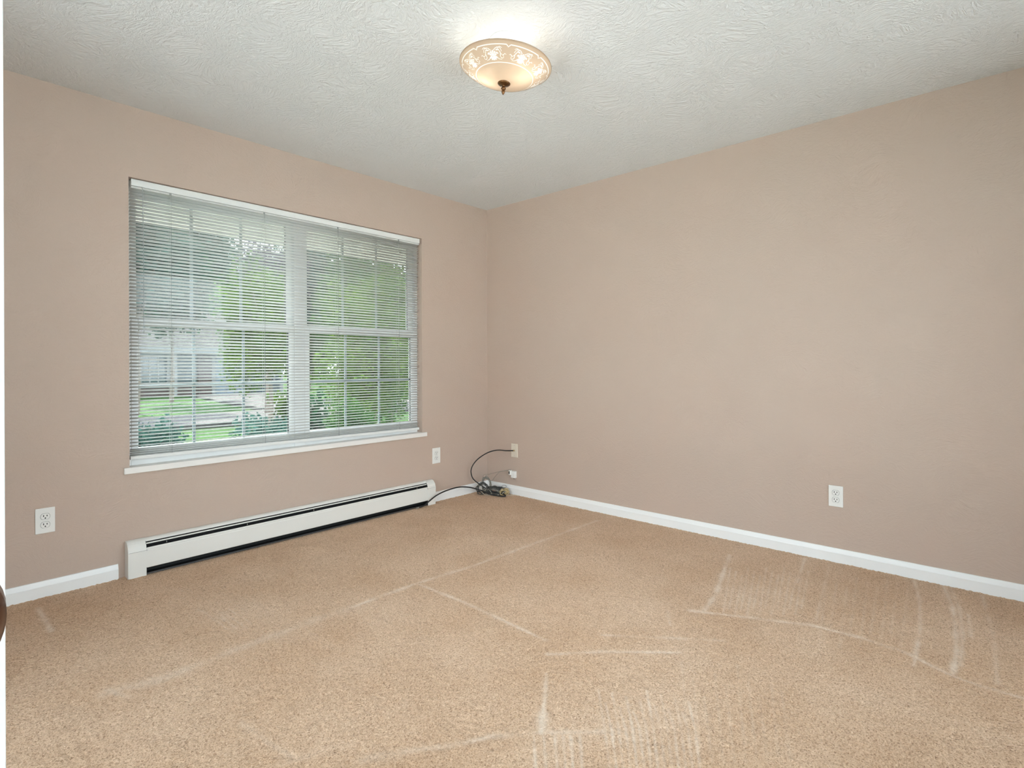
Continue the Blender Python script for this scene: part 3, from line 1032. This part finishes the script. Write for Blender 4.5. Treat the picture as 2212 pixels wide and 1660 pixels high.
# ------------------------------------------------------------------ ceiling fixture
LX, LY = -1.748, -1.838
lamp = empty('ceiling_lamp', (LX, LY, H))
tag(lamp, 'semi flush ceiling lamp with a peach glass bowl etched with flowers', 'ceiling lamp')
bm = B(); lathe(bm, [(0, 0), (.066, 0), (.066, -.006), (.060, -.016), (.050, -.021), (0, -.021)], 48)
obj('canopy', bm, 'trim', lamp, smooth=True)
bm = B(); lathe(bm, [(.007, -.018), (.007, -.180), (0, -.181)], 16)
obj('stem', bm, 'bronze', lamp, smooth=True)
bowl_e = empty('bowl', (0, 0, -.108))
bowl_e.parent = lamp
view_dir = F.copy()
bowl_e.rotation_mode = 'QUATERNION'
bowl_e.rotation_quaternion = Matrix.Rotation(math.radians(5.2), 3, view_dir).to_quaternion()
# profile of the glass: rolled rim, sloping flower band, shallow dome
def bowl_z(r):
    # depth below the rim plane
    t = r / .191
    return -.068 * (1 - t ** 2.3) 
NF = 8
A0 = math.atan2(-F.y, -F.x) + math.radians(5)      # a notch of the ring faces the doorway
NA, NR = 720, 112
RAD = np.linspace(.191, .010, NR + 1)
ANG = np.arange(NA) * 2 * np.pi / NA
bv = []
for r in RAD:
    z = bowl_z(r) - .004
    bv += [(r * math.cos(a), r * math.sin(a), z) for a in ANG]
rc_, ac_ = (RAD[:-1] + RAD[1:]) / 2, ANG + np.pi / NA
RR, AA = np.meshgrid(rc_, ac_, indexing='ij')
per = 2 * np.pi / NF
ph = ((AA - A0) / per) % 1.0
idn = np.minimum(ph, 1 - ph) * per * .178           # distance from the nearest notch along the ring
ringr = .1790 - np.where(idn < .0075, (.0075 - idn) * .85, 0) + np.where((idn >= .0075) & (idn < .014), .0012, 0)
part = np.zeros(RR.shape, int)
part[np.abs(RR - ringr) < .0017] = 1                # notched ring
part[np.abs(RR - .1180) < .0014] = 2                # inner ring
UU = (ph - .5) * per * .148                         # along the band, from each flower's centre
VV = RR - .1485                                     # across the band
fl = np.zeros(RR.shape, bool)
pa = np.arctan2(VV + .001, UU)                      # blossom with eight petals and dark veins between them
pr = np.hypot(UU, VV + .001)
fl |= pr < .0148 * (.70 + .30 * np.abs(np.cos(4 * pa + .3)))
fl &= ~((np.abs(np.sin(4 * pa + .3)) > .965) & (pr > .004) & (pr < .0148))
def blob(u0, v0, u1, v1, w):
    global fl
    du, dv = u1 - u0, v1 - v0
    L = math.hypot(du, dv)
    for sgn in (-1, 1):
        t = ((sgn * UU - u0) * du + (VV - v0) * dv) / L ** 2
        d = np.abs((sgn * UU - u0) * dv - (VV - v0) * du) / L
        fl |= (t > 0) & (t < 1) & (d < w * np.sin(np.pi * np.clip(t, 0, 1)) ** .8)
def curl(pts, w):
    global fl
    P = catmull([(x, y, 0) for x, y in pts], 6)
    for i, (p, q) in enumerate(zip(P[:-1], P[1:])):
        du, dv = q.x - p.x, q.y - p.y
        for sgn in (-1, 1):
            t = np.clip(((sgn * UU - p.x) * du + (VV - p.y) * dv) / (du * du + dv * dv + 1e-12), 0, 1)
            d = np.hypot(sgn * UU - p.x - t * du, VV - p.y - t * dv)
            fl |= d < w * (1 - .4 * i / len(P))
for q in ((.002, -.010, .012, -.021, .0036), (.006, -.008, .019, -.014, .0034), (.012, .006, .022, .001, .0030), (.012, .012, .024, .017, .0026), (-.001, -.010, .003, -.022, .0030)):
    blob(*q)
curl([(.006, .013), (.014, .020), (.024, .0215), (.031, .017), (.034, .010)], .0013)
curl([(.020, .020), (.028, .0235), (.036, .020)], .0012)
curl([(.023, .016), (.029, .006), (.036, -.002), (.043, -.004)], .0013)
curl([(.030, .002), (.030, -.008), (.036, -.014), (.043, -.012), (.042, -.007)], .0011)
curl([(.018, -.014), (.027, -.018), (.036, -.019)], .0012)
curl([(.040, -.004), (.047, .002), (.052, -.001)], .0011)
fl &= (RR > .1200) & (RR < .1745)
kf = (np.floor((AA - A0) / per).astype(int)) % NF
part = np.where(fl & (part == 0), 3 + kf, part)
def shell(name, code, mat):
    ii, jj = np.nonzero(part == code)
    j2 = (jj + 1) % NA
    fc = np.stack([ii * NA + jj, (ii + 1) * NA + jj, (ii + 1) * NA + j2, ii * NA + j2], 1)
    used, inv = np.unique(fc, return_inverse=True)
    me = bpy.data.meshes.new(name)
    me.from_pydata([bv[k] for k in used], [], inv.reshape(-1, 4).tolist())
    me.materials.append(M[mat])
    me.polygons.foreach_set('use_smooth', [True] * len(me.polygons))
    o = bpy.data.objects.new(name, me)
    COL.objects.link(o)
    o.parent = bowl_e
    return o
shell('glass_bowl', 0, 'shade')
shell('notched_ring', 1, 'motif')
shell('inner_ring', 2, 'motif')
for k in range(NF):
    shell('flower_motif', 3 + k, 'motif')
bm = B(); lathe(bm, [(.1895, -.0045), (.1915, -.003), (.1922, 0), (.1910, .0022), (.1890, .0015), (.1890, -.003)], 96)
obj('rolled_rim', bm, 'shade', bowl_e, smooth=True)
bm = B()
lathe(bm, [(0, -.070), (.0255, -.071), (.0268, -.0735), (.0235, -.0775), (.012, -.081), (.0065, -.084), (.0055, -.089), (.0095, -.092), (.0105, -.095), (.0075, -.098),
           (.0055, -.100), (.0075, -.104), (.0070, -.110), (.0035, -.117), (0, -.121)], 28)
obj('finial', bm, 'bronze', bowl_e, smooth=True)
bulb_dirs = (Rc * .070 - F * .028, -Rc * .072 + F * .020)
for i, d in enumerate(bulb_dirs):
    c = Vector((d.x, d.y, -.118))
    bm = B()
    bmesh.ops.create_uvsphere(bm, u_segments=16, v_segments=10, radius=.014, matrix=Matrix.Translation(c))
    o = obj('bulb', bm, 'bulb', lamp, smooth=True)
    o.visible_shadow = True
    bm = B(); tube(bm, [c * .95 + Vector((0, 0, 0)) - Vector((d.x, d.y, 0)) * .28, (d.x * .1, d.y * .1, -.112)], .012, 12)
    obj('bulb_socket', bm, 'trim', lamp, smooth=True)
    ld = bpy.data.lights.new('bulb_light', 'POINT')
    ld.energy = LAMP_W
    ld.color = (1.0, 0.93, 0.82)
    ld.shadow_soft_size = .026
    lo = bpy.data.objects.new('bulb_light', ld)
    COL.objects.link(lo)
    lo.parent = lamp
    lo.location = c

# unseen lamp added in the hall to fill the room through the doorway
for hx, lab in ((-4.70, 'unseen fill lamp added in the hall beyond the open door'),):
    hl = empty('hall_fill_lamp', (hx, -3.95, H))
    tag(hl, lab, 'ceiling lamp')
    bm = B(); lathe(bm, [(0, 0), (.15, 0), (.15, -.02), (.145, -.022), (0, -.022)], 32)
    obj('base', bm, 'trim', hl, smooth=True)
    bm = B(); lathe(bm, [(.14, -.022), (.135, -.05), (.10, -.075), (.05, -.088), (0, -.09)], 32)
    obj('dome', bm, 'hall_fill_dome', hl, smooth=True)
    ld = bpy.data.lights.new('hall_fill_light', 'AREA')
    ld.shape = 'DISK'; ld.size = .28; ld.energy = HALL_FILL_W; ld.color = (0.84, 0.95, 1.0)
    lo = bpy.data.objects.new('hall_fill_light', ld)
    COL.objects.link(lo); lo.parent = hl; lo.location = (0, 0, -.10)

# ------------------------------------------------------------------ outdoors
GZ = -0.45
bm = B()
n = 26
gvs = {}
for i in range(n + 1):
    for j in range(n + 1):
        x = -70 + 160 * i / n; y = -60 + 150 * j / n
        gvs[i, j] = bm.verts.new((x, y, GZ + .05 * math.sin(x * .31) * math.cos(y * .23)))
for i in range(n):
    for j in range(n):
        bm.faces.new((gvs[i, j], gvs[i + 1, j], gvs[i + 1, j + 1], gvs[i, j + 1]))
struct(obj('lawn', bm, 'lawn', smooth=True))
bm = B()
box(bm, -30, 60, 11.2, 14.6, GZ - .1, GZ + .09)
struct(obj('road', bm, 'drive'))
bm = B()
prism(bm, [(4.6, 14.4), (8.0, 14.4), (9.4, 26.2), (5.8, 26.2)], 'z', GZ - .1, GZ + .085)
struct(obj('driveway', bm, 'drive'))
bm = B()                                             # unseen pale ground added to bounce daylight in through the added openings
box(bm, -20, XL - .12, -20, 0.2, GZ - .05, GZ + .12)
box(bm, XL - .12, 12, -20, YB - .12, GZ - .05, GZ + .12)
struct(obj('bounce_patio', bm, 'bounce_patio'))
bm = B()                                             # deep white eave of this house above the window
box(bm, XL - .6, 1.0, WT, .74, 2.012, 2.032)
box(bm, XL - .6, 1.0, .74, .77, 2.007, 2.20)
box(bm, XL - .6, 1.0, WT, .77, 2.20, 2.24)
struct(obj('eave', bm, 'soffit'))
bm = B()                                             # unseen paved strip added to bounce sunlight onto soffit and blind
box(bm, XL - 1.5, 2.5, WT + .01, 2.05, GZ - .05, GZ + .11)
struct(obj('bounce_walkway', bm, 'bounce_walk'))

# house across the road
hs = empty('house', (2.0, 26.5, GZ))
tag(hs, 'low grey house with a white garage door seen through the window', 'house')
def hpart(nm, bm, mt, par=None):
    o = obj(nm, bm, mt, par or hs)
    if par is None:
        o.matrix_parent_inverse = Matrix.Translation((-2.0, -26.5, -GZ))
    return o
bm = B(); box(bm, -8.0, 10.6, 26.5, 34.0, GZ, 1.80); hpart('wall', bm, 'siding')
bm = B(); box(bm, 6.35, 6.95, 26.30, 26.6, GZ, 1.80); hpart('brick_pier', bm, 'brick')
bm = B(); box(bm, -8.02, 6.35, 26.38, 26.6, GZ, .05); hpart('brick_base', bm, 'brick')
bm = B()
prism(bm, [(25.9, 1.70), (34.6, 1.70), (34.6, 1.90), (30.25, 4.05), (25.9, 1.90)], 'x', -8.5, 11.1)
hpart('roof', bm, 'shingle')
bm = B(); box(bm, -8.5, 11.1, 25.84, 25.92, 1.66, 1.91); hpart('fascia', bm, 'white_paint')
for x in (5.15, 2.3, 10.3):
    bm = B(); box(bm, x, x + .16, 25.95, 26.11, GZ, 1.70); hpart('porch_post', bm, 'white_paint')
bm = B(); box(bm, 7.0, 7.15, 26.40, 26.5, GZ, 1.60); box(bm, 8.75, 8.90, 26.40, 26.5, GZ, 1.60); box(bm, 7.0, 8.90, 26.40, 26.5, 1.50, 1.60); box(bm, 7.15, 8.75, 26.44, 26.5, GZ, 1.50)
gd = hpart('garage_door', bm, 'white_paint')
for r_ in range(4):
    for c_ in range(3):
        bm = B(); box(bm, 7.20 + c_ * .51, 7.20 + c_ * .51 + .46, 26.41, 26.44, GZ + .06 + r_ * .48, GZ + .06 + r_ * .48 + .42, .01)
        hpart('panel', bm, 'pale_panel', gd)
for (x0, x1, z0, z1, ncol) in ((-6.4, -4.4, .25, 1.50, 3), (-1.2, 0.6, .25, 1.50, 3), (3.95, 5.00, .20, 1.50, 3), (9.3, 10.1, .25, 1.50, 2)):
    bm = B()
    box(bm, x0 - .1, x0, 26.32, 26.5, z0 - .1, z1 + .1); box(bm, x1, x1 + .1, 26.32, 26.5, z0 - .1, z1 + .1)
    box(bm, x0, x1, 26.32, 26.5, z0 - .1, z0); box(bm, x0, x1, 26.32, 26.5, z1, z1 + .1)
    wf = hpart('window', bm, 'white_paint')
    bm = B(); box(bm, x0, x1, 26.44, 26.49, z0, z1); hpart('pane', bm, 'far_glass', wf)
    for i in range(1, ncol):
        bm = B(); xm = x0 + (x1 - x0) * i / ncol; box(bm, xm - .03, xm + .03, 26.40, 26.45, z0, z1); hpart('muntin', bm, 'white_paint', wf)
    bm = B(); zm = (z0 + z1) / 2; box(bm, x0, x1, 26.40, 26.45, zm - .03, zm + .03); hpart('muntin', bm, 'white_paint', wf)
bm = B(); box(bm, 1.0, 1.9, 26.40, 26.5, GZ + .1, 1.60); hpart('front_door', bm, 'brick')
bm = B(); box(bm, -2.5, -1.7, 29.9, 30.6, 3.4, 4.9); hpart('chimney', bm, 'brick')

def leaves(center, radii, n, size, rng, clumps=14, flat=.0):
    """a crown of leaf blades gathered in clumps"""
    cx, cy, cz = center
    cl = rng.normal(0, 1, (clumps, 3)); cl /= np.linalg.norm(cl, axis=1)[:, None]
    cl *= rng.uniform(.25, .85, (clumps, 1))
    pick = rng.integers(0, clumps, n)
    off = rng.normal(0, 1, (n, 3)); off /= np.linalg.norm(off, axis=1)[:, None]
    off *= (rng.uniform(0, 1, (n, 1)) ** .45) * .46
    p = (cl[pick] + off) * np.array(radii) + np.array(center)
    a = rng.normal(0, 1, (n, 3)); a /= np.linalg.norm(a, axis=1)[:, None]
    b = np.cross(a, rng.normal(0, 1, (n, 3))); b /= np.linalg.norm(b, axis=1)[:, None]
    s = size * rng.uniform(.6, 1.3, (n, 1))
    v = np.stack([p - a * s, p + b * s * .45, p + a * s, p - b * s * .45], 1).reshape(-1, 3)
    f = np.arange(n * 4).reshape(n, 4)
    return v, f
def plant(name, base, trunk_h, center, radii, n, size, mat, label, cat, seed, trunk_r=.12, clumps=14):
    rng = np.random.default_rng(seed)
    t = empty(name, base)
    tag(t, label, cat)
    if cat == 'tree':
        tag(t, group='trees outside the window')
    else:
        tag(t, group='shrubs outside the window')
    rel = (center[0] - base[0], center[1] - base[1], center[2] - base[2])
    v, f = leaves(rel, radii, n, size, rng, clumps)
    me = bpy.data.meshes.new('crown')
    me.from_pydata(v.tolist(), [], f.tolist())
    me.materials.append(M[mat])
    o = bpy.data.objects.new('crown', me); COL.objects.link(o); o.parent = t; o['kind'] = 'stuff'
    bm = B()
    top = Vector(rel)
    tube(bm, catmull([(0, 0, -.05), (rel[0] * .3 + .05, rel[1] * .3, trunk_h * .5), (rel[0], rel[1], trunk_h)], 5), [trunk_r * (1 - .05 * i) for i in range(11)], 8)
    for k in range(6):
        d = Vector(rng.normal(0, 1, 3)); d.z = abs(d.z); d.normalize()
        st = Vector((rel[0], rel[1], trunk_h * .92))
        en = Vector((rel[0] + d.x * radii[0] * .75, rel[1] + d.y * radii[1] * .75, rel[2] + d.z * radii[2] * .6))
        tube(bm, [st, st.lerp(en, .5) + Vector((0, 0, .1 * radii[2])), en], [trunk_r * .45, trunk_r * .28, trunk_r * .1], 6)
    obj('trunk', bm, 'bark', t)
    return t
# foliage close to the right-hand unit, trees along the road, tall trees behind the house
for i, (x, y, th, cz, rad, n, sz, mt, lab) in enumerate((  # trees
    (2.55, 5.6, 1.1, 1.25, (1.05, 1.05, 1.60), 13000, .042, 'leaf_bright', 'young tree with bright yellow green leaves close behind the right pane'),
    (2.20, 9.2, 1.4, 2.1, (1.0, 1.0, 1.8), 7000, .052, 'leaf_bright', 'slim bright green tree behind the window mullion'),
    (5.10, 8.6, 1.4, 1.9, (1.35, 1.35, 2.1), 11000, .054, 'leaf_mid', 'mid green tree behind the right edge of the right pane'),
    (3.90, 13.2, 2.2, 3.5, (1.15, 1.1, 1.3), 3200, .07, 'leaf_red', 'purple grey leaved tree high behind the left pane'),
    (8.60, 15.6, 2.2, 3.4, (1.9, 1.8, 2.6), 4600, .13, 'leaf_mid', 'broad green tree beyond the road behind the right pane'),
    (1.55, 17.2, 2.7, 4.6, (1.75, 1.7, 2.0), 4600, .13, 'leaf_blue', 'blue green tree beyond the road at the left edge of the window'),
    (3.95, 22.1, 2.9, 5.0, (1.95, 1.7, 2.6), 4600, .14, 'leaf_dark', 'dark green tree standing before the grey house'),
    (9.3, 21.6, 2.9, 5.2, (1.75, 1.7, 2.6), 4600, .14, 'leaf_blue', 'blue green tree standing before the garage of the grey house'),
    (11.0, 44, 4.0, 7.2, (3.9, 3.6, 6.2), 6800, .28, 'leaf_blue', 'tall blue green tree behind the grey house roof'),
    (21.0, 42, 4.0, 6.4, (4.0, 3.6, 5.4), 4800, .26, 'leaf_dark', 'tall dark tree far behind the right end of the grey house'),
    (31.5, 40, 4.0, 6.4, (4.0, 3.6, 5.4), 4800, .26, 'leaf_mid', 'tall mid green tree far off behind the right pane'),
    (19.0, 64, 7.0, 8.2, (6.2, 5.0, 7.6), 6400, .36, 'leaf_blue', 'very tall blue green tree on the skyline behind the left pane'),
    (37.0, 62, 7.0, 8.2, (6.2, 5.0, 7.6), 6400, .36, 'leaf_dark', 'very tall dark tree on the skyline behind the mullion'),
    (55.0, 58, 7.0, 8.2, (6.2, 5.0, 7.6), 6400, .36, 'leaf_mid', 'very tall mid green tree on the skyline behind the right pane'),
    (14.4, 30.6, 2.0, 2.3, (1.85, 1.8, 2.5), 4200, .16, 'leaf_mid', 'rounded green tree at the corner of the grey house'),
    (13.6, 22, 2.5, 3.6, (2.0, 2.0, 2.9), 4200, .16, 'leaf_dark', 'dark tree beside the right end of the grey house'),
    (20.8, 27, 3.0, 4.2, (2.5, 2.4, 3.4), 4200, .18, 'leaf_blue', 'blue green tree far off at the right edge of the window'))):
    plant('tree', (x, y, GZ), th, (x, y, cz), rad, int(n * 1.9), sz, mt, lab, 'tree', 101 + i, .05 + .02 * rad[0], 20)
for i, (x, y, cz, rad, n, sz, mt, lab) in enumerate((
    (-1.70, 3.60, .10, (.50, .48, .52), 2600, .045, 'leaf_blue', 'rounded blue green shrub behind the lower left corner of the window'),
    (-0.70, 2.70, .08, (.46, .42, .50), 2400, .042, 'leaf_blue', 'pale blue green shrub behind the lower middle of the window'),
    (0.12, 3.30, .22, (.26, .26, .62), 2000, .042, 'leaf_dark', 'narrow dark shrub just right of the window mullion'),
    (1.00, 3.70, .06, (.42, .42, .54), 4200, .030, 'leaf_mid', 'low green shrub behind the lower right pane'),
    (3.40, 10.6, .05, (.60, .50, .50), 2000, .055, 'leaf_bright', 'bright green shrub near the road behind the left pane'))):
    plant('shrub', (x, y, GZ), .5, (x, y, cz), rad, n, sz, mt, lab, 'shrub', 41 + i, .03)
